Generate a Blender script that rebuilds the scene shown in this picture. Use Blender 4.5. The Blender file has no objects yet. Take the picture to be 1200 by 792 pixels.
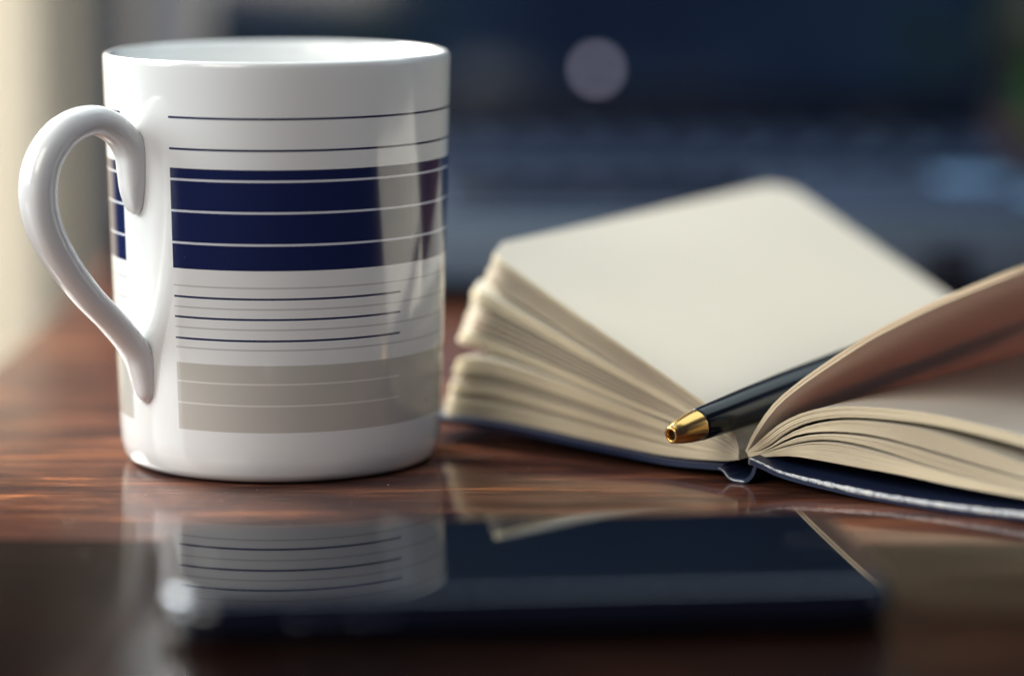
import bpy, bmesh, math, random
from mathutils import Vector, Matrix
random.seed(7)
R = math.radians
MM = 0.001
SC = bpy.context.scene
COL = SC.collection

# ------------------------------------------------------------------ camera
cd = bpy.data.cameras.new('camera'); cam = bpy.data.objects.new('camera', cd); COL.objects.link(cam)
cam.location = (0, 0, 0.144); cam.rotation_euler = (R(90 - 8.8), 0, 0)
cd.sensor_width = 36; cd.lens = 113.85; cd.clip_start = 0.02; cd.clip_end = 50
cd.dof.use_dof = True; cd.dof.focus_distance = 0.7235; cd.dof.aperture_fstop = 3.6
SC.camera = cam

# ------------------------------------------------------------------ world, lamps, exposure
w = bpy.data.worlds.new('World'); SC.world = w; w.use_nodes = True
bg = w.node_tree.nodes['Background']; bg.inputs[0].default_value = (0.24, 0.26, 0.60, 1); bg.inputs[1].default_value = 0.12
def area(name, loc, target, sx, sy, radiance, col):
    l = bpy.data.lights.new(name, 'AREA'); l.shape = 'RECTANGLE'; l.size = sx; l.size_y = sy
    l.energy = radiance * math.pi * sx * sy; l.color = col
    o = bpy.data.objects.new(name, l); COL.objects.link(o); o.location = loc
    o.rotation_euler = (Vector(target) - Vector(loc)).to_track_quat('-Z', 'Y').to_euler()
    return o
area('window_light_left', (-1.15, 0.64, 0.50), (0.0, 0.74, 0.05), 0.62, 0.70, 8.8, (0.96, 1.0, 0.98))
area('front_fill_light', (-0.62, -0.10, 0.70), (0.08, 0.72, 0.02), 0.6, 0.6, 6.2, (1.0, 0.94, 0.84))  # added fill lamp, lights the page edges from the front left
area('window_light_back', (-0.80, 1.60, 0.74), (0.05, 0.80, 0.0), 0.75, 0.6, 40.0, (1.0, 1.0, 0.93))
area('window_light_right', (1.30, 0.80, 0.42), (-0.05, 0.75, 0.06), 0.72, 0.62, 0.7, (0.62, 0.84, 1.0))
area('overhead_fill', (0.45, 1.35, 1.5), (0.08, 0.80, 0.0), 1.6, 1.2, 2.2, (0.84, 0.98, 1.0))  # added soft overhead lamp that brightens the pages
area('curtain_fill', (-1.0, 2.0, 0.35), (-0.45, 2.5, 0.0), 0.5, 0.9, 7.5, (1.0, 0.94, 0.82))  # extra lamp added to brighten the curtain
vs = SC.view_settings; vs.view_transform = 'Standard'; vs.look = 'None'; vs.exposure = 0.0; vs.gamma = 1.0
SC.render.film_transparent = False
SC.cycles.max_bounces = 10; SC.cycles.transparent_max_bounces = 8
SC.cycles.sample_clamp_indirect = 8.0

# ------------------------------------------------------------------ helpers
def link(o, parent=None):
    COL.objects.link(o)
    if parent is not None: o.parent = parent
    return o
def mesh_obj(name, bm, mat, parent=None, smooth=True, origin=None):
    """bm in millimetres, world placed; origin (mm) is subtracted"""
    if origin is not None: bmesh.ops.translate(bm, verts=bm.verts, vec=-Vector(origin))
    bmesh.ops.scale(bm, verts=bm.verts, vec=(MM, MM, MM))
    me = bpy.data.meshes.new(name); bm.to_mesh(me); bm.free()
    for p in me.polygons: p.use_smooth = smooth
    if mat: me.materials.append(mat)
    o = bpy.data.objects.new(name, me); link(o, parent)
    return o
def thing(name, label, cat, loc=(0, 0, 0), rz=0, group=None):
    o = bpy.data.objects.new(name, None); link(o); o.location = Vector(loc) * MM; o.rotation_euler[2] = rz
    o.empty_display_size = 0.01
    tag(o, label, cat, group); return o
def tag(o, label, cat, group=None):
    o['label'] = label; o['category'] = cat
    if group: o['group'] = group
def structure(o): o['kind'] = 'structure'; return o
def grid(bm, P, closed_u=False, closed_v=False):
    """P[i][j] points -> quads"""
    V = [[bm.verts.new(p) for p in row] for row in P]
    n, m = len(V), len(V[0])
    for i in range(n if closed_u else n - 1):
        for j in range(m if closed_v else m - 1):
            try: bm.faces.new((V[i][j], V[(i + 1) % n][j], V[(i + 1) % n][(j + 1) % m], V[i][(j + 1) % m]))
            except ValueError: pass
    return V
def lathe(prof, seg=96, axis=None):
    bm = bmesh.new()
    P = [[(r * math.cos(2 * math.pi * k / seg), r * math.sin(2 * math.pi * k / seg), z) for r, z in prof] for k in range(seg)]
    grid(bm, P, closed_u=True)
    bmesh.ops.remove_doubles(bm, verts=bm.verts, dist=1e-4)
    bmesh.ops.recalc_face_normals(bm, faces=bm.faces)
    return bm
def box(bm, x0, x1, y0, y1, z0, z1, bev=0, seg=2):
    r = bmesh.ops.create_cube(bm, size=1)['verts']
    bmesh.ops.scale(bm, verts=r, vec=(x1 - x0, y1 - y0, z1 - z0))
    bmesh.ops.translate(bm, verts=r, vec=((x0 + x1) / 2, (y0 + y1) / 2, (z0 + z1) / 2))
    if bev:
        es = list({e for v in r for e in v.link_edges})
        bmesh.ops.bevel(bm, geom=es, offset=bev, segments=seg, affect='EDGES', profile=0.5)
    return bm
def nb(*a, **k): return box(bmesh.new(), *a, **k)
def rounded_slab(L, W, z0, z1, rc, rb, seg=10, bseg=5):
    """slab with rounded plan corners and rounded rims, centred on x,y"""
    def ring(inset, z):
        pts = []; r = max(rc - inset, 0.3)
        for cx, cy, a0 in ((L/2-rc, W/2-rc, 0), (-L/2+rc, W/2-rc, 90), (-L/2+rc, -W/2+rc, 180), (L/2-rc, -W/2+rc, 270)):
            for k in range(seg + 1):
                a = R(a0 + 90 * k / seg); pts.append((cx + r * math.cos(a), cy + r * math.sin(a), z))
        return pts
    rings = []
    for k in range(bseg + 1):
        a = R(90 * k / bseg); rings.append(ring(rb * (1 - math.sin(a)), z0 + rb * (1 - math.cos(a))))
    for k in range(bseg + 1):
        a = R(90 * k / bseg); rings.append(ring(rb * (1 - math.cos(a)), z1 - rb * (1 - math.sin(a))))
    bm = bmesh.new(); grid(bm, rings, closed_v=True)
    bmesh.ops.recalc_face_normals(bm, faces=bm.faces)
    # caps on their own vertices: flat glass must mirror flat
    bm.faces.new([bm.verts.new(p) for p in reversed(rings[0])]); bm.faces.new([bm.verts.new(p) for p in rings[-1]])
    return bm

# ------------------------------------------------------------------ materials
class NT:
    def __init__(s, name):
        s.m = bpy.data.materials.new(name); s.m.use_nodes = True; s.t = s.m.node_tree; s.t.nodes.clear()
        s.out = s.t.nodes.new('ShaderNodeOutputMaterial')
    def n(s, typ, **k):
        o = s.t.nodes.new(typ)
        for a, b in k.items(): setattr(o, a, b)
        return o
    def l(s, a, b): s.t.links.new(a, b)
    def math(s, op, a, b=None, clamp=False):
        o = s.n('ShaderNodeMath', operation=op); o.use_clamp = clamp
        for i, v in enumerate((a, b)):
            if v is None: continue
            if isinstance(v, (int, float)): o.inputs[i].default_value = v
            else: s.l(v, o.inputs[i])
        return o.outputs[0]
    def mix(s, fac, a, b, typ='MIX'):
        o = s.n('ShaderNodeMix', data_type='RGBA', blend_type=typ)
        for i, v in ((0, fac), (6, a), (7, b)):
            if isinstance(v, (int, float)): o.inputs[i].default_value = v
            elif isinstance(v, tuple): o.inputs[i].default_value = (*v[:3], 1)
            else: s.l(v, o.inputs[i])
        return o.outputs[2]
    def coord(s, which='Object', scale=(1, 1, 1), rot=(0, 0, 0)):
        c = s.n('ShaderNodeTexCoord'); m = s.n('ShaderNodeMapping')
        m.inputs['Scale'].default_value = scale; m.inputs['Rotation'].default_value = rot
        s.l(c.outputs[which], m.inputs[0]); return m.outputs[0]
    def noise(s, vec, scale, detail=4, rough=0.55, dist=0.0):
        o = s.n('ShaderNodeTexNoise'); s.l(vec, o.inputs['Vector'])
        o.inputs['Scale'].default_value = scale; o.inputs['Detail'].default_value = detail
        o.inputs['Roughness'].default_value = rough; o.inputs['Distortion'].default_value = dist
        return o.outputs['Fac']
    def ramp(s, fac, stops, interp='LINEAR'):
        o = s.n('ShaderNodeValToRGB'); cr = o.color_ramp; cr.interpolation = interp
        while len(cr.elements) < len(stops): cr.elements.new(0.5)
        for e, (p, c) in zip(cr.elements, stops):
            e.position = p; e.color = (*c, 1) if len(c) == 3 else c
        s.l(fac, o.inputs[0]); return o.outputs[0]
    def bump(s, h, strength, dist):
        b = s.n('ShaderNodeBump'); b.inputs['Strength'].default_value = strength; b.inputs['Distance'].default_value = dist
        s.l(h, b.inputs['Height']); return b.outputs[0]
    def pbr(s, col, rough=0.5, metal=0.0, normal=None, coat=0.0, coat_rough=0.05, spec=0.5, **k):
        p = s.n('ShaderNodeBsdfPrincipled')
        for key, v in (('Base Color', col), ('Roughness', rough), ('Metallic', metal), ('Coat Weight', coat),
                       ('Coat Roughness', coat_rough), ('Specular IOR Level', spec)):
            if isinstance(v, tuple): p.inputs[key].default_value = (*v[:3], 1)
            elif isinstance(v, (int, float)): p.inputs[key].default_value = v
            else: s.l(v, p.inputs[key])
        for key, v in k.items():
            p.inputs[key.replace('_', ' ')].default_value = v
        if normal is not None: s.l(normal, p.inputs['Normal'])
        s.l(p.outputs[0], s.out.inputs[0]); return p

def m_wood(name, dark, coat=0.75, cr=0.08):
    t = NT(name); c = t.n('ShaderNodeTexCoord'); oi = t.n('ShaderNodeObjectInfo')
    mp = t.n('ShaderNodeMapping'); mp.inputs['Scale'].default_value = (1.0, 4.5, 4.5)
    ad = t.n('ShaderNodeVectorMath', operation='ADD'); t.l(c.outputs['Object'], ad.inputs[0])
    sc = t.n('ShaderNodeVectorMath', operation='SCALE'); sc.inputs[0].default_value = (3.1, 1.7, 5.3)
    t.l(oi.outputs['Random'], sc.inputs['Scale']); t.l(sc.outputs[0], ad.inputs[1]); t.l(ad.outputs[0], mp.inputs[0])
    v = mp.outputs[0]
    big = t.noise(v, 11, 6, 0.62, 1.6)
    mp2 = t.n('ShaderNodeMapping'); mp2.inputs['Scale'].default_value = (1.0, 16.0, 16.0); t.l(ad.outputs[0], mp2.inputs[0])
    fine = t.noise(mp2.outputs[0], 42, 6, 0.7, 0.3)
    d = dark
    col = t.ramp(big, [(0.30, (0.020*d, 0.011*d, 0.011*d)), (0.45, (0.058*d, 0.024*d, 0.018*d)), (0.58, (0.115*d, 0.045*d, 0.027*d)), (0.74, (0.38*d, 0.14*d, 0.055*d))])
    g = t.ramp(fine, [(0.36, (0.35, 0.35, 0.38)), (0.52, (1, 1, 1)), (0.70, (1.35, 1.15, 1.05))])
    col = t.mix(0.85, col, g, 'MULTIPLY')
    # pale scratches along the grain
    mp3 = t.n('ShaderNodeMapping'); mp3.inputs['Scale'].default_value = (1.0, 30.0, 30.0); mp3.inputs['Rotation'].default_value = (0, 0, 0.08); t.l(ad.outputs[0], mp3.inputs[0])
    scr = t.noise(mp3.outputs[0], 70, 2, 0.5, 0.0)
    sm = t.ramp(scr, [(0.70, (0, 0, 0)), (0.74, (1, 1, 1))])
    col = t.mix(t.math('MULTIPLY', sm, 0.5), col, (0.42*min(1,d), 0.26*min(1,d), 0.20*min(1,d)))
    r = t.ramp(fine, [(0.3, (0.30,)*3), (0.7, (0.20,)*3)])
    h = t.math('ADD', t.math('MULTIPLY', fine, 0.6), t.math('MULTIPLY', big, 0.4))
    t.pbr(col, r, 0, t.bump(h, 0.07, 0.0004), coat=coat, coat_rough=cr, spec=0.0)
    return t.m
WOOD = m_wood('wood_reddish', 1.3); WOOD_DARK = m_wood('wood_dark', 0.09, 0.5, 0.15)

def m_paper():
    t = NT('cream_paper'); v = t.coord('Object')
    n = t.noise(v, 900, 3); n2 = t.noise(v, 25, 3)
    col = t.mix(n2, (0.87, 0.86, 0.74), (0.90, 0.89, 0.79))
    p = t.pbr(col, 0.75, 0, t.bump(n, 0.15, 0.0001), spec=0.25)
    tr = t.n('ShaderNodeBsdfTranslucent'); tr.inputs[0].default_value = (0.94, 0.68, 0.60, 1)
    mx = t.n('ShaderNodeMixShader'); mx.inputs[0].default_value = 0.30
    t.l(p.outputs[0], mx.inputs[1]); t.l(tr.outputs[0], mx.inputs[2]); t.l(mx.outputs[0], t.out.inputs[0])
    return t.m
PAPER = m_paper()
def m_cover():
    t = NT('navy_cover'); v = t.coord('Object')
    n = t.noise(v, 1300, 3)
    col = t.mix(t.noise(v, 60, 4), (0.010, 0.018, 0.055), (0.018, 0.032, 0.085))
    t.pbr(col, 0.42, 0, t.bump(n, 0.35, 0.00015)); return t.m
COVER = m_cover()
def m_glint():  # edge highlight put into the colour, broken up by noise
    t = NT('painted_edge_glint'); v = t.coord('Object')
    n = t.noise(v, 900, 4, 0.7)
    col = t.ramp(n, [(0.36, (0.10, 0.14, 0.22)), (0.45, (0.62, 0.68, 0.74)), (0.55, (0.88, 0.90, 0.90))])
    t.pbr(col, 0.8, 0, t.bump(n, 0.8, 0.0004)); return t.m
GLINT = m_glint()

def m_mug():
    t = NT('printed_china'); c = t.n('ShaderNodeTexCoord'); s = t.n('ShaderNodeSeparateXYZ'); t.l(c.outputs['Object'], s.inputs[0])
    z = t.math('MULTIPLY', s.outputs[2], 1000.0)
    ang = t.math('MULTIPLY', t.math('ARCTAN2', s.outputs[0], t.math('MULTIPLY', s.outputs[1], -1.0)), 180 / math.pi)
    rad = t.math('MULTIPLY', t.math('SQRT', t.math('ADD', t.math('MULTIPLY', s.outputs[0], s.outputs[0]), t.math('MULTIPLY', s.outputs[1], s.outputs[1]))), 1000.0)
    outer = t.math('GREATER_THAN', rad, 36.9)
    def band(c0, wd): return t.math('LESS_THAN', t.math('ABSOLUTE', t.math('SUBTRACT', z, c0)), wd / 2)
    def union(l):
        r = l[0]
        for q in l[1:]: r = t.math('MAXIMUM', r, q)
        return r
    mul = lambda a, b: t.math('MULTIPLY', a, b)
    gap = t.math('LESS_THAN', t.math('ABSOLUTE', t.math('ADD', ang, 46.3)), 12.8)
    printed = mul(t.math('SUBTRACT', 1.0, gap), outer)
    front = mul(t.math('GREATER_THAN', ang, -33.5), t.math('LESS_THAN', ang, 49.0))
    front = mul(front, outer)
    white = (0.82, 0.845, 0.85); navy = (0.011, 0.019, 0.082); grey = (0.54, 0.53, 0.49); lgrey = (0.55, 0.55, 0.55)
    col = t.mix(mul(union([band(q, 0.34) for q in (44.95, 40.15, 35.54, 30.93)]), printed), white, lgrey)
    col = t.mix(mul(band(19.81, 15.3), printed), col, grey)
    col = t.mix(mul(union([band(q, 0.36) for q in (23.2, 18.3)]), front), col, (0.75, 0.74, 0.70))
    col = t.mix(mul(band(60.05, 22.5), printed), col, navy)
    col = t.mix(mul(union([band(q, 0.52) for q in (68.76, 61.73, 54.59)]), printed), col, (0.66, 0.70, 0.78))
    col = t.mix(mul(union([band(q, 0.50) for q in (82.55, 75.57)]), printed), col, navy)
    col = t.mix(mul(union([band(q, 0.46) for q in (42.45, 37.85, 33.04)]), front), col, navy)
    v = t.coord('Object'); sp = t.noise(v, 420, 2, 0.4)
    speck = t.ramp(sp, [(0.80, (0, 0, 0)), (0.82, (1, 1, 1))])
    col = t.mix(t.math('MULTIPLY', speck, 0.5), col, (0.10, 0.09, 0.08))
    n = t.noise(v, 60, 2)
    t.pbr(col, 0.16, 0, t.bump(n, 0.06, 0.0004), coat=0.6, coat_rough=0.02, Subsurface_Weight=0.0)
    return t.m
def simple(name, col, rough, metal=0, coat=0, nscale=None, nstr=0.2, vary=0.15, spec=0.5, **k):
    t = NT(name); v = t.coord('Object')
    c2 = tuple(min(1, x * (1 + vary)) for x in col); c1 = tuple(x * (1 - vary) for x in col)
    cc = t.mix(t.noise(v, 30, 4), c1, c2)
    nm = t.bump(t.noise(v, nscale, 3), nstr, 0.0002) if nscale else None
    t.pbr(cc, rough, metal, nm, coat=coat, spec=spec, **k); return t.m
EDGE = simple('amber_glow_page_edge', (0.91, 0.79, 0.56), 0.85, spec=0.2, vary=0.06)  # cut edges tinted tan; amber glow between leaves is put into this colour
MUG = m_mug(); CHINA = simple('white_china', (0.81, 0.83, 0.835), 0.18, 0, 0.5, 200, 0.08, 0.02)

# ------------------------------------------------------------------ table (planks) and room
tx0, tx1 = -146, 760
seams = [(-400, 470), (470, 560), (560, 655), (655, 748), (748, 842), (842, 936), (936, 1030), (1030, 1124), (1124, 1218), (1218, 1312), (1312, 1406), (1406, 1500), (1500, 1600)]
table = thing('table', 'glossy reddish brown wooden table made of planks under the mug and notebook', 'table', (300, 900, 0))
for i, (a, b) in enumerate(seams):
    bm = nb(tx0 if b > 800 else -520, tx1, a + 0.08, b - 0.08, -24, 0, bev=0.2, seg=2)
    bmesh.ops.rotate(bm, verts=bm.verts, cent=(0, 650, 0), matrix=Matrix.Rotation(R(-1.0), 3, 'Z'))
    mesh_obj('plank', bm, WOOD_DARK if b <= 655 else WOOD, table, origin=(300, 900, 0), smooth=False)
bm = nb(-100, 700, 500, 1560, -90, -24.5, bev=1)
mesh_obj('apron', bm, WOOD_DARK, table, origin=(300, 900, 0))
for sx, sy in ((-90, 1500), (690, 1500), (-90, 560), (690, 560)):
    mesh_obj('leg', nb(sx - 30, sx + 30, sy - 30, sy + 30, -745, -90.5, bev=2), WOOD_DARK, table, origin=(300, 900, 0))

fl = mesh_obj('floor', nb(-3000, 3000, -1500, 2600, -760, -745.5), simple('floor_boards', (0.16, 0.10, 0.06), 0.4), origin=(0, 0, 0)); structure(fl)
wall = mesh_obj('wall', nb(-120, 3000, 2600, 2700, -745, 1800), simple('dark_wall', (0.012, 0.018, 0.030), 0.8, nscale=60), origin=(0, 0, 0)); structure(wall)
wl = mesh_obj('wall_left', nb(-3000, -352, 2640, 2740, -745, 1800), wall.data.materials[0], origin=(0, 0, 0)); structure(wl)
# curtain with folds
def curtain(x0, x1, y, amp, wl_, name, label, mat):
    bm = bmesh.new(); P = []
    n = int((x1 - x0) / 6)
    for k in range(n + 1):
        x = x0 + (x1 - x0) * k / n
        yy = y + amp * math.sin(2 * math.pi * x / wl_) + amp * 0.4 * math.sin(2 * math.pi * x / (wl_ * 0.37) + 1)
        P.append([(x, yy, z) for z in (-740, -500, -300, -100, 100, 200, 335)])
    grid(bm, P)
    o = mesh_obj(name, bm, mat)
    s = o.modifiers.new('s', 'SOLIDIFY'); s.thickness = 0.003
    tag(o, label, 'curtain'); return o
curtain(-1500, -343, 2480, 16, 90, 'curtain', 'pale beige half-height curtain at far left behind the mug handle', simple('beige_linen', (0.70, 0.64, 0.53), 0.9, nscale=500))
wf = thing('window', 'blurred window with grey frame posts behind the left side of the mug', 'window', (-290, 2560, 0))
FR1 = simple('frame_taupe', (0.34, 0.31, 0.27), 0.5); FR2 = simple('frame_slate', (0.12, 0.16, 0.24), 0.5)
mesh_obj('frame', nb(-350, -314, 2540, 2600, -740, 1700, bev=3), FR1, wf, origin=(-290, 2560, 0))
mesh_obj('frame', nb(-313.5, -288, 2555, 2600, -740, 1700, bev=3), FR2, wf, origin=(-290, 2560, 0))
mesh_obj('frame', nb(-287.5, -262, 2545, 2600, -740, 1700, bev=3), FR1, wf, origin=(-290, 2560, 0))
tg = NT('dusky_pane'); e = tg.n('ShaderNodeEmission'); e.inputs[0].default_value = (0.16, 0.22, 0.36, 1); e.inputs[1].default_value = 0.5; tg.l(e.outputs[0], tg.out.inputs[0])
mesh_obj('pane', nb(-261, -121, 2575, 2580, -700, 1650), tg.m, wf, origin=(-290, 2560, 0))

# ------------------------------------------------------------------ mug
MC = Vector((-54.3, 750, 0))
mug = thing('mug', 'white china mug with navy band, blue lines and grey band on the table', 'mug', MC)
def rad_at(z): return 37.0 + 3.1 * (max(z, 0) / 94.8) ** 0.8
prof = [(0, 2.6), (30, 2.6), (31.5, 0.6), (33.0, 0.2), (34.6, 0.35), (35.9, 1.1), (36.7, 2.4)]
for k in range(1, 30):
    z = 2.4 + (93.6 - 2.4) * k / 29; prof.append((rad_at(z), z))
ro = rad_at(94)
prof += [(ro - 0.05, 94.3), (ro - 0.35, 94.8), (ro - 0.9, 95.05), (ro - 1.5, 94.9), (ro - 1.95, 94.4), (ro - 2.3, 93.2)]
for k in range(1, 12):
    z = 93.2 - (93.2 - 12) * k / 11; prof.append((rad_at(z) - 2.6, z))
prof += [(33, 8), (29, 5.4), (22, 4.6), (0, 4.4)]
mesh_obj('body', lathe(prof, 160), MUG, mug)
ha = R(50); hd = Vector((-math.sin(ha), -math.cos(ha), 0)); hb = Vector((hd.y, -hd.x, 0))
hp = [(39.6, 60.2, .9, 1.2), (40.0, 62.0, 2.0, 2.6), (40.3, 65.5, 2.9, 3.6), (40.3, 69.5, 3.4, 4.1), (41.0, 74.6, 3.6, 4.4), (44.6, 79.3, 3.6, 4.5), (50.6, 81.8, 3.6, 4.6), (57.9, 79.8, 3.8, 4.7), (63.3, 74.1, 4.0, 4.9),
      (65.2, 66.8, 4.1, 5.0), (63.9, 59.2, 4.0, 4.9), (59.6, 51.2, 3.7, 4.7), (53.2, 43.0, 3.4, 4.5), (46.0, 35.7, 3.3, 4.3), (40.6, 29.2, 3.3, 4.2), (38.6, 23.6, 3.1, 4.0), (38.0, 19.0, 2.4, 3.2), (37.6, 17.0, 1.0, 1.4)]
def catmull(P, sub):
    out = []
    n = len(P)
    for i in range(n - 1):
        p0, p1, p2, p3 = P[max(i - 1, 0)], P[i], P[i + 1], P[min(i + 2, n - 1)]
        for k in range(sub):
            t = k / sub
            out.append(tuple(0.5 * ((2 * b) + (-a + c) * t + (2 * a - 5 * b + 4 * c - d) * t * t + (-a + 3 * b - 3 * c + d) * t ** 3) for a, b, c, d in zip(p0, p1, p2, p3)))
    out.append(tuple(P[-1])); return out
hs = catmull(hp, 6); bm = bmesh.new(); rings = []
for i, (rho, z, a, b) in enumerate(hs):
    q0, q1 = hs[max(i - 1, 0)], hs[min(i + 1, len(hs) - 1)]
    a *= 0.93; b *= 0.93
    T = (hd * (q1[0] - q0[0]) + Vector((0, 0, q1[1] - q0[1]))).normalized(); N = T.cross(hb).normalized()
    c = hd * rho + Vector((0, 0, z))
    ring = []
    for k in range(20):
        th = 2 * math.pi * k / 20
        cu, su = math.cos(th), math.sin(th)
        ring.append(c + N * a * math.copysign(abs(cu) ** 0.85, cu) + hb * b * math.copysign(abs(su) ** 0.85, su))
    rings.append(ring)
V = grid(bm, rings, closed_v=True); bm.faces.new(V[0]); bm.faces.new(list(reversed(V[-1])))
bmesh.ops.recalc_face_normals(bm, faces=bm.faces)
mesh_obj('handle', bm, CHINA, mug)

# ------------------------------------------------------------------ notebook
S0 = Vector((52, 719, 0)); VV = Vector((0.6, 0.8, 0)); UR = Vector((0.8, -0.6, 0))
book = thing('notebook', 'open pocket notebook with cream pages fanned out and navy covers lying behind the pen', 'notebook', S0)
WID = 89.5; LEN = 137.0
def resample(curve, length, n):
    c = catmull(curve, 8); P = [c[0]]; acc = [0]
    for q in c[1:]:
        acc.append(acc[-1] + math.dist(q[:2], P[-1][:2])); P.append(q)
    if acc[-1] < length:
        d = ((P[-1][0] - P[-5][0]), (P[-1][1] - P[-5][1])); m = math.hypot(*d); e = length - acc[-1]
        P.append((P[-1][0] + d[0] / m * e, P[-1][1] + d[1] / m * e)); acc.append(length)
    out = []; j = 0
    for k in range(n + 1):
        s = length * k / n
        while j < len(acc) - 2 and acc[j + 1] < s: j += 1
        f = (s - acc[j]) / max(acc[j + 1] - acc[j], 1e-9); f = min(max(f, 0), 1)
        out.append((P[j][0] + (P[j + 1][0] - P[j][0]) * f, P[j][1] + (P[j + 1][1] - P[j][1]) * f))
    return out
def sheet(curve, side, thick, v0, v1, rc, width=WID, n=26, nv=6, twist=0.0, mat=PAPER, name='page', wob=0.0, shear=0.0):
    """a leaf: profile curve (t,z) in the plane across the spine, extruded along the spine with rounded fore-edge corners"""
    c = resample(curve, width, n)
    top, bot = [], []
    ph = random.uniform(0, 6)
    for i, (t, z) in enumerate(c):
        s = width * i / n; d = width - s
        cut = 0 if d >= rc else rc - math.sqrt(max(rc * rc - (rc - d) ** 2, 0))
        i0, i1 = max(i - 1, 0), min(i + 1, n)
        tx, tz = c[i1][0] - c[i0][0], c[i1][1] - c[i0][1]; m = math.hypot(tx, tz); nx, nz = -tz / m, tx / m
        a, b = [], []
        for k in range(nv + 1):
            v = (v0 + cut) + (v1 - v0 - 2 * cut) * k / nv + shear * (max(t, 0) / 85) ** 1.5
            zz = z + twist * (v / LEN) * (s / width) + wob * math.sin(v / 22 + ph) * (s / width)
            base = UR * side * t + VV * v + Vector((0, 0, zz))
            off = (UR * side * nx + Vector((0, 0, nz))) * thick / 2
            a.append(base + off); b.append(base - off)
        top.append(a); bot.append(b)
    bm = bmesh.new(); grid(bm, top); grid(bm, [list(reversed(r)) for r in bot])
    nf = len(bm.faces)
    def strip(x, y, flip):      # own vertices, so the cut edge keeps a crisp normal
        X = [bm.verts.new(p) for p in x]; Y = [bm.verts.new(p) for p in y]
        for k in range(len(X) - 1):
            q = (X[k], X[k + 1], Y[k + 1], Y[k]); bm.faces.new(q if not flip else tuple(reversed(q)))
    strip(top[0], bot[0], False); strip(top[-1], bot[-1], True)
    strip([r[0] for r in top], [r[0] for r in bot], True); strip([r[-1] for r in top], [r[-1] for r in bot], False)
    if mat is PAPER:
        bm.faces.ensure_lookup_table()
        for f_ in bm.faces[nf:]: f_.material_index = 1
    o = mesh_obj(name, bm, mat, book)
    if mat is PAPER: o.data.materials.append(EDGE)
    return o
def lerp_curve(A, B, f, n=24):
    a, b = resample(A, WID, n), resample(B, WID, n)
    return [(p[0] * (1 - f) + q[0] * f, p[1] * (1 - f) + q[1] * f) for p, q in zip(a, b)]
def block(top, bot, fr, side, thick=0.2, twist=(0, 0), jit=0.4, rc=8, wob=0.0, shear=(0, 0), width=None):
    """leaves at the fractions fr between two profile curves (0 = top, 1 = bottom)"""
    for f in fr:
        g = min(max(f + random.uniform(-0.006, 0.006), 0), 1)
        sheet(lerp_curve(top, bot, g), side, thick, random.uniform(0, jit), LEN - random.uniform(0, jit), rc,
              width=(width or WID) - random.uniform(0, 0.9), shear=shear[0] * (1 - g) + shear[1] * g, twist=twist[0] * (1 - g) + twist[1] * g, wob=wob * random.uniform(0.3, 1))
def frange(a, b, n): return [a + (b - a) * k / max(n - 1, 1) for k in range(n)]
# left half, near-edge profiles (distance from the spine, height)
G1T = [(1.0, 7.2), (2.6, 11.6), (4.7, 13.5), (9.6, 16.2), (19.6, 20.6), (32.5, 25.9), (48.9, 32.4), (66.1, 39.1), (78.1, 43.6), (84, 45.8)]
G1B = [(1.0, 6.9), (2.6, 9.6), (4.7, 10.9), (16.9, 15.6), (32.3, 21.0), (48.5, 26.8), (65.5, 32.7), (77.3, 36.4), (86, 38.2)]
G2T = [(1.0, 6.7), (2.6, 9.2), (4.7, 10.5), (21.8, 17.0), (42.5, 23.7), (58.8, 28.9), (72.9, 33.2), (81.1, 35.4), (87, 36.2)]
G3T = [(1.0, 6.1), (4.8, 7.9), (18, 10.9), (31.6, 13.4), (47.7, 16.6), (63.3, 19.6), (77.3, 21.8), (89, 22.4)]
CT = [(1.0, 5.9), (4.8, 7.6), (18.9, 10.3), (41.4, 14.8), (62.3, 18.5), (75.8, 19.9), (84.2, 19.2), (89, 17.8)]
CB = [(1.0, 4.8), (4.5, 4.1), (21, 3.4), (40, 4.4), (60, 5.8), (75, 6.2), (87, 5.6)]
block(G1T, G1B, frange(0, 0.12, 5) + [0.24, 0.40, 0.56, 0.74, 0.9, 1.0], -1, twist=(4.5, 4.0), wob=0.15, shear=(12, 11), width=92)
block(G2T, G3T, frange(0, 0.20, 16) + [0.30, 0.43, 0.56, 0.68] + frange(0.80, 1, 15), -1, twist=(3.0, 1.5), wob=0.2, shear=(9, 7), width=93)
block(CT, CB, frange(0, 0.24, 18) + [0.30, 0.36, 0.42] + frange(0.46, 0.60, 9) + [0.65, 0.7] + frange(0.74, 1.0, 13), -1, twist=(1.0, 0), shear=(5, 1.5), width=91)
# right half
RA = [(1.0, 6.8), (2.2, 9.6), (3.4, 11.9), (7.8, 18.1), (13.4, 23.1), (20, 28.0), (28.6, 33.9), (35, 37.9), (49.6, 45.6), (70, 54.8), (80, 58.6)]
RAb = [(1.0, 6.8), (2.6, 9.5), (4.0, 11.7), (8.6, 17.6), (14.1, 22.4), (20.6, 27.1), (29.1, 32.9), (35.4, 36.8), (50, 44.5), (70.4, 53.7), (80.4, 57.4)]
R1B = [(1.2, 6.6), (4.5, 7.6), (7.4, 9.4), (11.8, 12.8), (18.1, 15.7), (26.2, 17.5), (35.4, 18.2), (47.5, 18.3), (59.3, 17.4), (71, 15.9), (84, 13.6)]
R1T = [(1.2, 6.7), (3.6, 8.8), (6.4, 11.4), (10.9, 14.8), (17.3, 17.8), (25.8, 19.7), (35.4, 20.4), (47.6, 20.4), (59.6, 19.4), (71.4, 17.9), (84, 15.6)]
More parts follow.
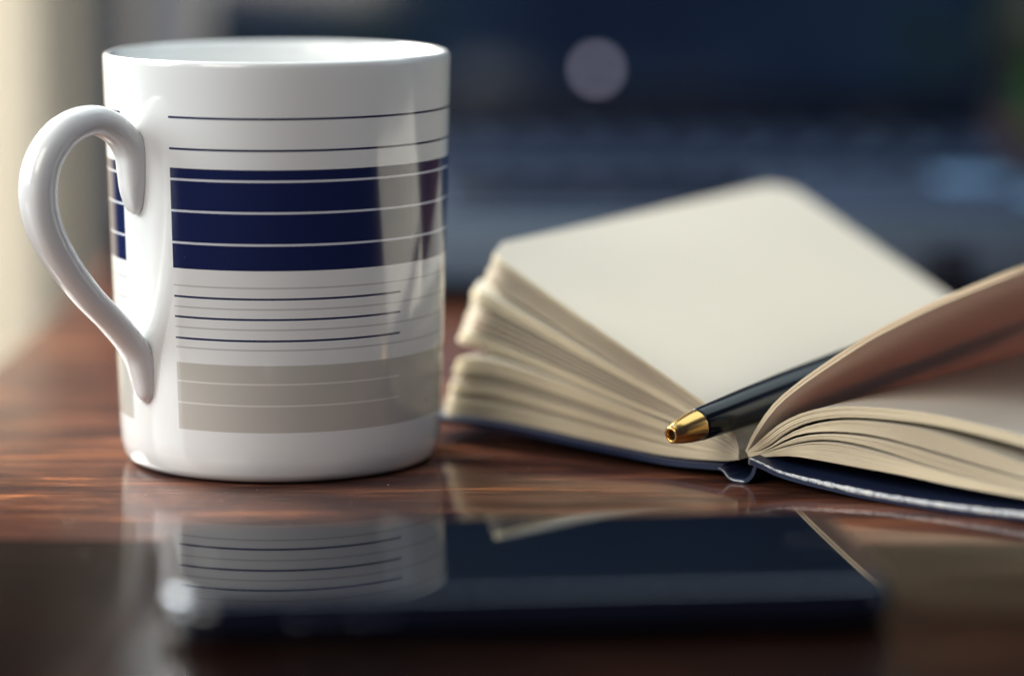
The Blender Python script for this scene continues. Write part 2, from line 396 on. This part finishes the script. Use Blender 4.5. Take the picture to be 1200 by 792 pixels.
R2T = [(1.3, 6.5), (4.8, 7.3), (8.0, 9.0), (12.3, 12.1), (18.6, 14.9), (26.4, 16.6), (35.4, 17.1), (47.2, 16.6), (58.8, 14.6), (70.5, 12.2), (83, 9.6)]
R2B = [(1.3, 6.4), (5.0, 7.2), (9.3, 9.6), (13.8, 12.1), (21.9, 13.9), (32.4, 14.5), (41.6, 13.7), (53.6, 12.0), (71.2, 9.3), (84, 7.6)]
R3T = [(1.4, 6.3), (5.2, 7.1), (9.6, 9.1), (14.2, 11.4), (22, 13.1), (32, 13.5), (41.5, 12.7), (53.5, 10.9), (71, 8.5), (84, 7.0)]
R3B = [(1.4, 6.2), (5.4, 6.9), (9.4, 8.6), (16.9, 11.2), (25, 12.2), (35.5, 11.4), (47.7, 9.3), (59.6, 7.7), (71.2, 6.9), (84, 6.0)]
R4T = [(1.5, 6.1), (5.6, 6.8), (9.6, 8.3), (17.1, 10.6), (25, 11.3), (35.4, 10.4), (47.5, 8.7), (59.6, 7.3), (71.2, 6.5), (84, 5.6)]
R4B = [(1.5, 6.0), (6.0, 6.5), (10.6, 8.0), (18.8, 9.3), (29.4, 9.2), (41.7, 8.1), (59.6, 6.2), (71.2, 5.6), (84, 4.9)]
R5B = [(1.5, 5.9), (6.0, 6.2), (10.6, 7.0), (15.7, 7.2), (29.5, 6.7), (41.7, 6.2), (53.7, 5.4), (71.2, 4.8), (84, 4.3)]
block(RA, RAb, [0.15, 0.85], 1, thick=0.52, rc=8, twist=(4, 4), jit=0.05)
block(R1T, R1B, frange(0, 1, 11), 1, twist=(2, 2))
block(R2T, R2B, frange(0, 0.45, 5) + frange(0.56, 1, 5), 1, twist=(1, 1))
block(R3T, R3B, frange(0, 1, 7), 1)
block(R4T, R4B, frange(0, 1, 7), 1)
block(R4B, R5B, frange(0.12, 1, 9), 1)
# covers: boards and the folded spine strip
LB = [(4.0, 2.9), (12, 2.5), (21, 2.35), (40, 3.4), (60, 4.8), (75, 5.2), (90, 4.6)]
RB = [(4.4, 5.8), (7.5, 5.0), (12, 3.7), (18, 2.9), (27, 2.1), (36, 1.5), (48, 1.2), (60, 1.2), (72, 1.5), (90, 2.6)]
sheet(LB, -1, 1.3, -1.8, 141, 9, width=91, mat=COVER, name='cover')
sheet(RB, 1, 1.7, -3.5, 141, 9, width=89, mat=COVER, name='cover')
SP = [(-4.6, 2.9), (-3.3, 2.4), (-1.6, 0.9), (0.4, 0.55), (2.6, 0.7), (4.3, 2.2), (5.2, 4.4), (5.9, 5.6)]
def strip_along(prof, thick, v0, v1, name, mat, n=40):
    L_ = sum(math.dist(prof[i], prof[i + 1]) for i in range(len(prof) - 1))
    return sheet(prof, 1, thick, v0, v1, 0.0001, width=L_, n=n, nv=4, mat=mat, name=name)
strip_along(SP, 0.9, -2.6, 140, 'spine', COVER)
# glued spine of the text block
bm = nb(-0.4, 0.9, 3, LEN - 3, 3.2, 6.2, bev=0.3)
bmesh.ops.rotate(bm, verts=bm.verts, cent=(0, 0, 0), matrix=Matrix.Rotation(R(-36.87), 3, 'Z'))
mesh_obj('binding', bm, simple('glued_linen', (0.55, 0.50, 0.42), 0.8, nscale=900), book)
# pale line along the cover and spine edges: a highlight painted as geometry
def edge_glint(curve, side, lift, v, width, r, name='painted_edge_glint', s0=0.0):
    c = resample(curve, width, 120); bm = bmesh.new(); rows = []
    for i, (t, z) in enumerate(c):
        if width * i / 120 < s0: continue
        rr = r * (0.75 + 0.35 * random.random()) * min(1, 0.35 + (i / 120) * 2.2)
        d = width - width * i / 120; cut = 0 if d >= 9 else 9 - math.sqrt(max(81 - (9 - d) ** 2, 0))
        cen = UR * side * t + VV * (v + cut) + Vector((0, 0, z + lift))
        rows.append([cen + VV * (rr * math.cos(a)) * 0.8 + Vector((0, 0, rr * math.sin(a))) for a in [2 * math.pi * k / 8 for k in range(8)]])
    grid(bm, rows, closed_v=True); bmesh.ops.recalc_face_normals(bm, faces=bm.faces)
    return mesh_obj(name, bm, GLINT, book)
edge_glint(RB, 1, 0.5, -3.6, 88.5, 0.66)
edge_glint([(p[0], p[1]) for p in SP], 1, 0.0, -2.7, 14.4, 0.22, name='painted_edge_glint')

# ------------------------------------------------------------------ pen
PA = Vector((49.6, 721, 15.4)); PD = Vector((14.2, 14.6, 2.5)).normalized(); TIP = PA - PD * 20.9
pen = thing('ballpoint_pen', 'black ballpoint pen with gold cone tip resting in the gutter of the open notebook', 'pen', TIP)
q = Vector((0, 0, 1)).rotation_difference(PD).to_matrix()
def pen_part(name, prof, mat, seg=64):
    bm = lathe(prof, seg); bmesh.ops.transform(bm, matrix=q.to_4x4(), verts=bm.verts)
    return mesh_obj(name, bm, mat, pen)
GOLD = simple('polished_gold', (0.66, 0.40, 0.13), 0.26, 1.0, vary=0.05)
INK = simple('black_lacquer', (0.003, 0.005, 0.010), 0.2, 0, 0.0, spec=0.28)
DARK = simple('dark_hole', (0.01, 0.008, 0.008), 0.7)
pen_part('tip_cone', [(1.1, 1.6), (1.1, 0.3), (1.35, 0.0), (1.75, 0.05), (1.95, 0.35), (2.0, 0.9), (2.25, 1.3), (2.75, 3.4), (3.15, 5.6), (3.42, 7.6), (3.52, 8.7), (3.52, 9.0), (3.3, 9.1)], GOLD)
pen_part('tip_hole', [(0, 1.5), (1.09, 1.5)], DARK)
pen_part('barrel', [(3.3, 9.15), (3.58, 9.2), (3.66, 9.5), (3.95, 16), (4.3, 26), (4.6, 40), (4.7, 60), (4.7, 86), (4.5, 86.5)], INK)
pen_part('centre_ring', [(4.5, 86.5), (4.85, 86.7), (4.85, 89.3), (4.5, 89.5)], GOLD)
pen_part('cap', [(4.5, 89.5), (4.75, 89.7), (4.7, 100), (4.3, 120), (3.9, 128), (3.2, 130)], INK)
pen_part('push_button', [(2.4, 130), (2.4, 137), (1.9, 138.3), (0, 138.6)], GOLD, 32)
bm = nb(-1.3, 1.3, 4.9, 6.1, 96, 126, bev=0.5); box(bm, -1.2, 1.2, 3.4, 5.2, 122, 125.5, bev=0.3)
bmesh.ops.transform(bm, matrix=q.to_4x4(), verts=bm.verts); mesh_obj('clip', bm, GOLD, pen)

# ------------------------------------------------------------------ phone
ph = thing('smartphone', 'black glass smartphone lying flat on the table in front of the mug', 'phone', (1.2, 604, 0), R(6.0))
BLK = simple('black_gloss_shell', (0.006, 0.008, 0.016), 0.14, 0, 0.8, 40, 0.03)
GLS = simple('screen_glass', (0.004, 0.006, 0.010), 0.02, 0, 0.0, vary=0.05, spec=0.36)
STL = simple('dark_steel', (0.26, 0.29, 0.36), 0.18, 1.0, nscale=300, nstr=0.05)
PL, PW = 134.0, 66.5
bm = rounded_slab(PL, PW, 0.2, 8.6, 10, 3.2); mesh_obj('shell', bm, BLK, ph)
bm = rounded_slab(PL - 1.0, PW - 1.0, 8.1, 9.0, 9.6, 0.35, bseg=3); mesh_obj('rim', bm, STL, ph)
bm = rounded_slab(PL - 3.0, PW - 3.0, 8.3, 9.4, 8.8, 0.5, bseg=4); mesh_obj('screen', bm, GLS, ph)
bm = lathe([(0, 9.36), (4.6, 9.36), (5.3, 9.45), (5.4, 9.42)], 40); bmesh.ops.translate(bm, verts=bm.verts, vec=(PL / 2 - 9.5, 0, 0.0)); mesh_obj('home_button', bm, BLK, ph)
bm = rounded_slab(1.4, 9, 9.38, 9.5, 0.65, 0.04, bseg=2); bmesh.ops.translate(bm, verts=bm.verts, vec=(-PL / 2 + 8, 0, 0)); mesh_obj('earpiece', bm, DARK, ph)
for x0 in (-44, -33):
    mesh_obj('volume_button', nb(x0, x0 + 7, -PW / 2 - 0.5, -PW / 2 + 0.6, 3.6, 5.4, bev=0.4), STL, ph)

# ------------------------------------------------------------------ laptop
LX, LY0, LY1 = 32, 1000, 1256; LW = 312; LZ = 29.0
lap = thing('laptop', 'large blurred dark blue laptop with open screen standing behind the notebook', 'laptop', (LX, LY0, 0))
LO = (LX, LY0, 0)
CASE = simple('slate_blue_case', (0.003, 0.013, 0.038), 0.7, 0.0, nscale=500, nstr=0.1, spec=0.2)
FRONT = simple('front_trim_silver', (0.12, 0.18, 0.26), 0.45, 0.1)
KEY = simple('key_plastic', (0.003, 0.009, 0.026), 0.5, 0, 0.0, 400, 0.1, spec=0.08)
WELL = simple('keyboard_well', (0.008, 0.014, 0.030), 0.5); HINGE = simple('hinge_black', (0.004, 0.006, 0.010), 0.8, spec=0.1)
BEZ = simple('screen_bezel', (0.005, 0.009, 0.020), 0.25, 0, 0.5)
bm = nb(LX - LW / 2, LX + LW / 2, LY0, LY1, 4, LZ, bev=3, seg=4); mesh_obj('base', bm, CASE, lap, origin=LO)
bm = nb(LX - LW / 2 + 4, LX + LW / 2 - 4, LY0 - 0.8, LY0 + 3, 7.5, LZ - 2, bev=0.7); mesh_obj('front_trim', bm, FRONT, lap, origin=LO)
mesh_obj('card_slot', nb(LX + 95, LX + 112, LY0 - 1.3, LY0 + 2, 5, 18.5, bev=1.2), WELL, lap, origin=LO)
for fx, fy in ((-138, 16), (138, 16), (-138, 235), (138, 235)):
    bm = lathe([(0, 0.1), (7, 0.1), (8, 1), (8, 4.2), (0, 4.2)], 32); bmesh.ops.translate(bm, verts=bm.verts, vec=(fx, fy, 0)); mesh_obj('rubber_foot', bm, WELL, lap)
bm = nb(LX - 150, LX + 150, LY0 + 116, LY0 + 230, LZ + 0.05, LZ + 0.5, bev=0.2); well = mesh_obj('keyboard', bm, WELL, lap, origin=LO)
km = nb(-8.2, 8.2, -8.2, 8.2, 0, 3.0, bev=1.2, seg=2); box(km, -3.4, 0.6, -1.5, 3.5, 2.5, 3.06)
for f_ in km.faces:
    if all(v_.co.z > 3.03 for v_ in f_.verts): f_.material_index = 1
LEG = simple('key_legend_print', (0.10, 0.15, 0.24), 0.6, spec=0.1)
key0 = None
for r in range(6):
    off = (0, 2, 7, 12, 5, 0)[r]
    for c_ in range(15):
        x = -141 + off * 0.6 + c_ * 19.6; y = 220 - r * 19
        if x > 143: continue
        if r == 5 and 4 <= c_ <= 8: continue
        if key0 is None: key0 = mesh_obj('key', km, KEY, well); key0.data.materials.append(LEG); o = key0
        else: o = key0.copy(); link(o, well)
        o.location = Vector((x, y, LZ + 0.4)) * MM
mesh_obj('space_bar', nb(-66, 30, 220 - 95 - 8.2, 220 - 95 + 8.2, LZ + 0.4, LZ + 3.4, bev=1.2), KEY, well)
mesh_obj('touchpad', nb(-52, 48, 14, 94, LZ + 0.02, LZ + 0.3, bev=0.15), BEZ, lap)
STK = simple('pale_blue_label', (0.11, 0.21, 0.36), 0.3, 0, 0.3)
mesh_obj('sticker', nb(112, 136, 78, 110, LZ + 0.05, LZ + 0.35, bev=0.1), STK, lap)
mesh_obj('sticker', nb(133, 152, 28, 52, LZ + 0.05, LZ + 0.35, bev=0.1), STK, lap)
for hx in (-120, 120):
    bm = lathe([(0, -20), (6, -20), (6, 20), (0, 20)], 24); bmesh.ops.rotate(bm, verts=bm.verts, cent=(0, 0, 0), matrix=Matrix.Rotation(R(90), 3, 'Y'))
    bmesh.ops.translate(bm, verts=bm.verts, vec=(hx, LY1 - LY0 + 2, LZ + 2)); mesh_obj('hinge', bm, HINGE, lap)
tilt = R(-14)
def lidpart(name, bm, mat, parent=None):
    bmesh.ops.rotate(bm, verts=bm.verts, cent=(0, 0, 0), matrix=Matrix.Rotation(tilt, 3, 'X'))
    bmesh.ops.translate(bm, verts=bm.verts, vec=(0, LY1 - LY0 + 6, LZ + 3)); return mesh_obj(name, bm, mat, parent or lap)
lid = lidpart('lid', nb(-LW / 2, LW / 2, 0, 7, -5, 216, bev=2.5, seg=3), BEZ)
st = NT('dim_display'); v = st.coord('Object'); nn = st.noise(v, 9, 3)
cc = st.ramp(nn, [(0.35, (0.004, 0.010, 0.026)), (0.55, (0.008, 0.020, 0.045)), (0.70, (0.008, 0.022, 0.020))])
pb = st.pbr((0.003, 0.005, 0.010), 0.12, 0, None, coat=0.3); st.l(cc, pb.inputs['Emission Color']); pb.inputs['Emission Strength'].default_value = 0.6
lidpart('display', nb(-150, 150, -0.6, 0.2, 16, 205, bev=0.15), st.m, lid)
lt = NT('glow_spot'); e = lt.n('ShaderNodeEmission'); e.inputs[0].default_value = (0.75, 0.72, 0.95, 1); e.inputs[1].default_value = 2.1; lt.l(e.outputs[0], lt.out.inputs[0])  # emissive disc added as the bright spot on the lower screen
bm = lathe([(0, 0), (2.4, 0), (2.4, 0.4), (0, 0.4)], 24); bmesh.ops.rotate(bm, verts=bm.verts, cent=(0, 0, 0), matrix=Matrix.Rotation(R(90), 3, 'X'))
bmesh.ops.translate(bm, verts=bm.verts, vec=(1.0, -0.7, 22.5)); lidpart('glow_disc', bm, lt.m, lid)

# ------------------------------------------------------------------ plant behind the laptop
pl = thing('potted_plant', 'blurred dark green leafy plant in a dark pot behind the right end of the laptop', 'plant', (270, 1480, 0))
mesh_obj('pot', lathe([(0, 0.2), (30, 0.2), (40, 60), (43, 62), (43, 68), (38, 68), (36, 56), (0, 56)], 40), simple('dark_pot', (0.02, 0.02, 0.025), 0.5), pl)
bm = bmesh.new(); bs = bmesh.new()
for k in range(95):
    a = random.uniform(0, 2 * math.pi); el = random.uniform(0.0, 1.35); L = random.uniform(40, 230)
    d = Vector((math.cos(a) * math.cos(el), math.sin(a) * math.cos(el) * 0.7, math.sin(el)))
    base = Vector((random.uniform(-12, 12), random.uniform(-12, 12), 58)); tip = base + d * L
    side = d.cross(Vector((0, 0, 1))).normalized()
    rows = [[p + side * 1.0, p + side.cross(d) * 1.0, p - side * 1.0] for p in (base, base.lerp(tip, 0.5) + Vector((0, 0, 6)), tip)]
    grid(bs, rows, closed_v=True)
    LL = random.uniform(34, 60); Wd = LL * 0.36; dr = (d + Vector((0, 0, -0.7))).normalized(); sd = dr.cross(Vector((0, 0, 1))).normalized()
    rows = []
    for i in range(6):
        f = i / 5; wv = Wd * math.sin(math.pi * min(f * 0.96 + 0.03, 1)) ** 0.8; c = tip + dr * LL * f + Vector((0, 0, -8 * f * f))
        rows.append([c - sd * wv + Vector((0, 0, 3)), c, c + sd * wv + Vector((0, 0, 3))])
    grid(bm, rows)
lf = NT('leaf_green'); v = lf.coord('Object'); cc = lf.mix(lf.noise(v, 20, 3), (0.004, 0.030, 0.004), (0.010, 0.060, 0.008)); lf.pbr(cc, 0.7, spec=0.05)
mesh_obj('foliage', bm, lf.m, pl)
mesh_obj('stems', bs, lf.m, pl)

# ------------------------------------------------------------------ dust on the table
bm = bmesh.new()
for k in range(260):
    x = random.uniform(-180, 150); y = random.uniform(565, 760); r = random.uniform(0.06, 0.17)
    if (x + 54.3) ** 2 + (y - 750) ** 2 < 40 ** 2 or (abs(x - 1) < 74 and abs(y - 604) < 44): continue
    if (x - 52) * 0.6 + (y - 719) * 0.8 > -8: continue
    a = random.uniform(0, 3.14); st_ = random.uniform(1, 3.5)
    vs_ = [bm.verts.new((x + r * st_ * math.cos(t) * math.cos(a) - r * math.sin(t) * math.sin(a), y + r * st_ * math.cos(t) * math.sin(a) + r * math.sin(t) * math.cos(a), 0.02)) for t in (0, 1.57, 3.14, 4.71)]
    top = bm.verts.new((x, y, 0.02 + r))
    for i in range(4): bm.faces.new((vs_[i], vs_[(i + 1) % 4], top))
dust = mesh_obj('dust', bm, simple('pale_dust', (0.26, 0.22, 0.19), 0.9)); dust['kind'] = 'stuff'
dust['label'] = 'fine pale dust specks scattered on the wooden tabletop around the mug and phone'
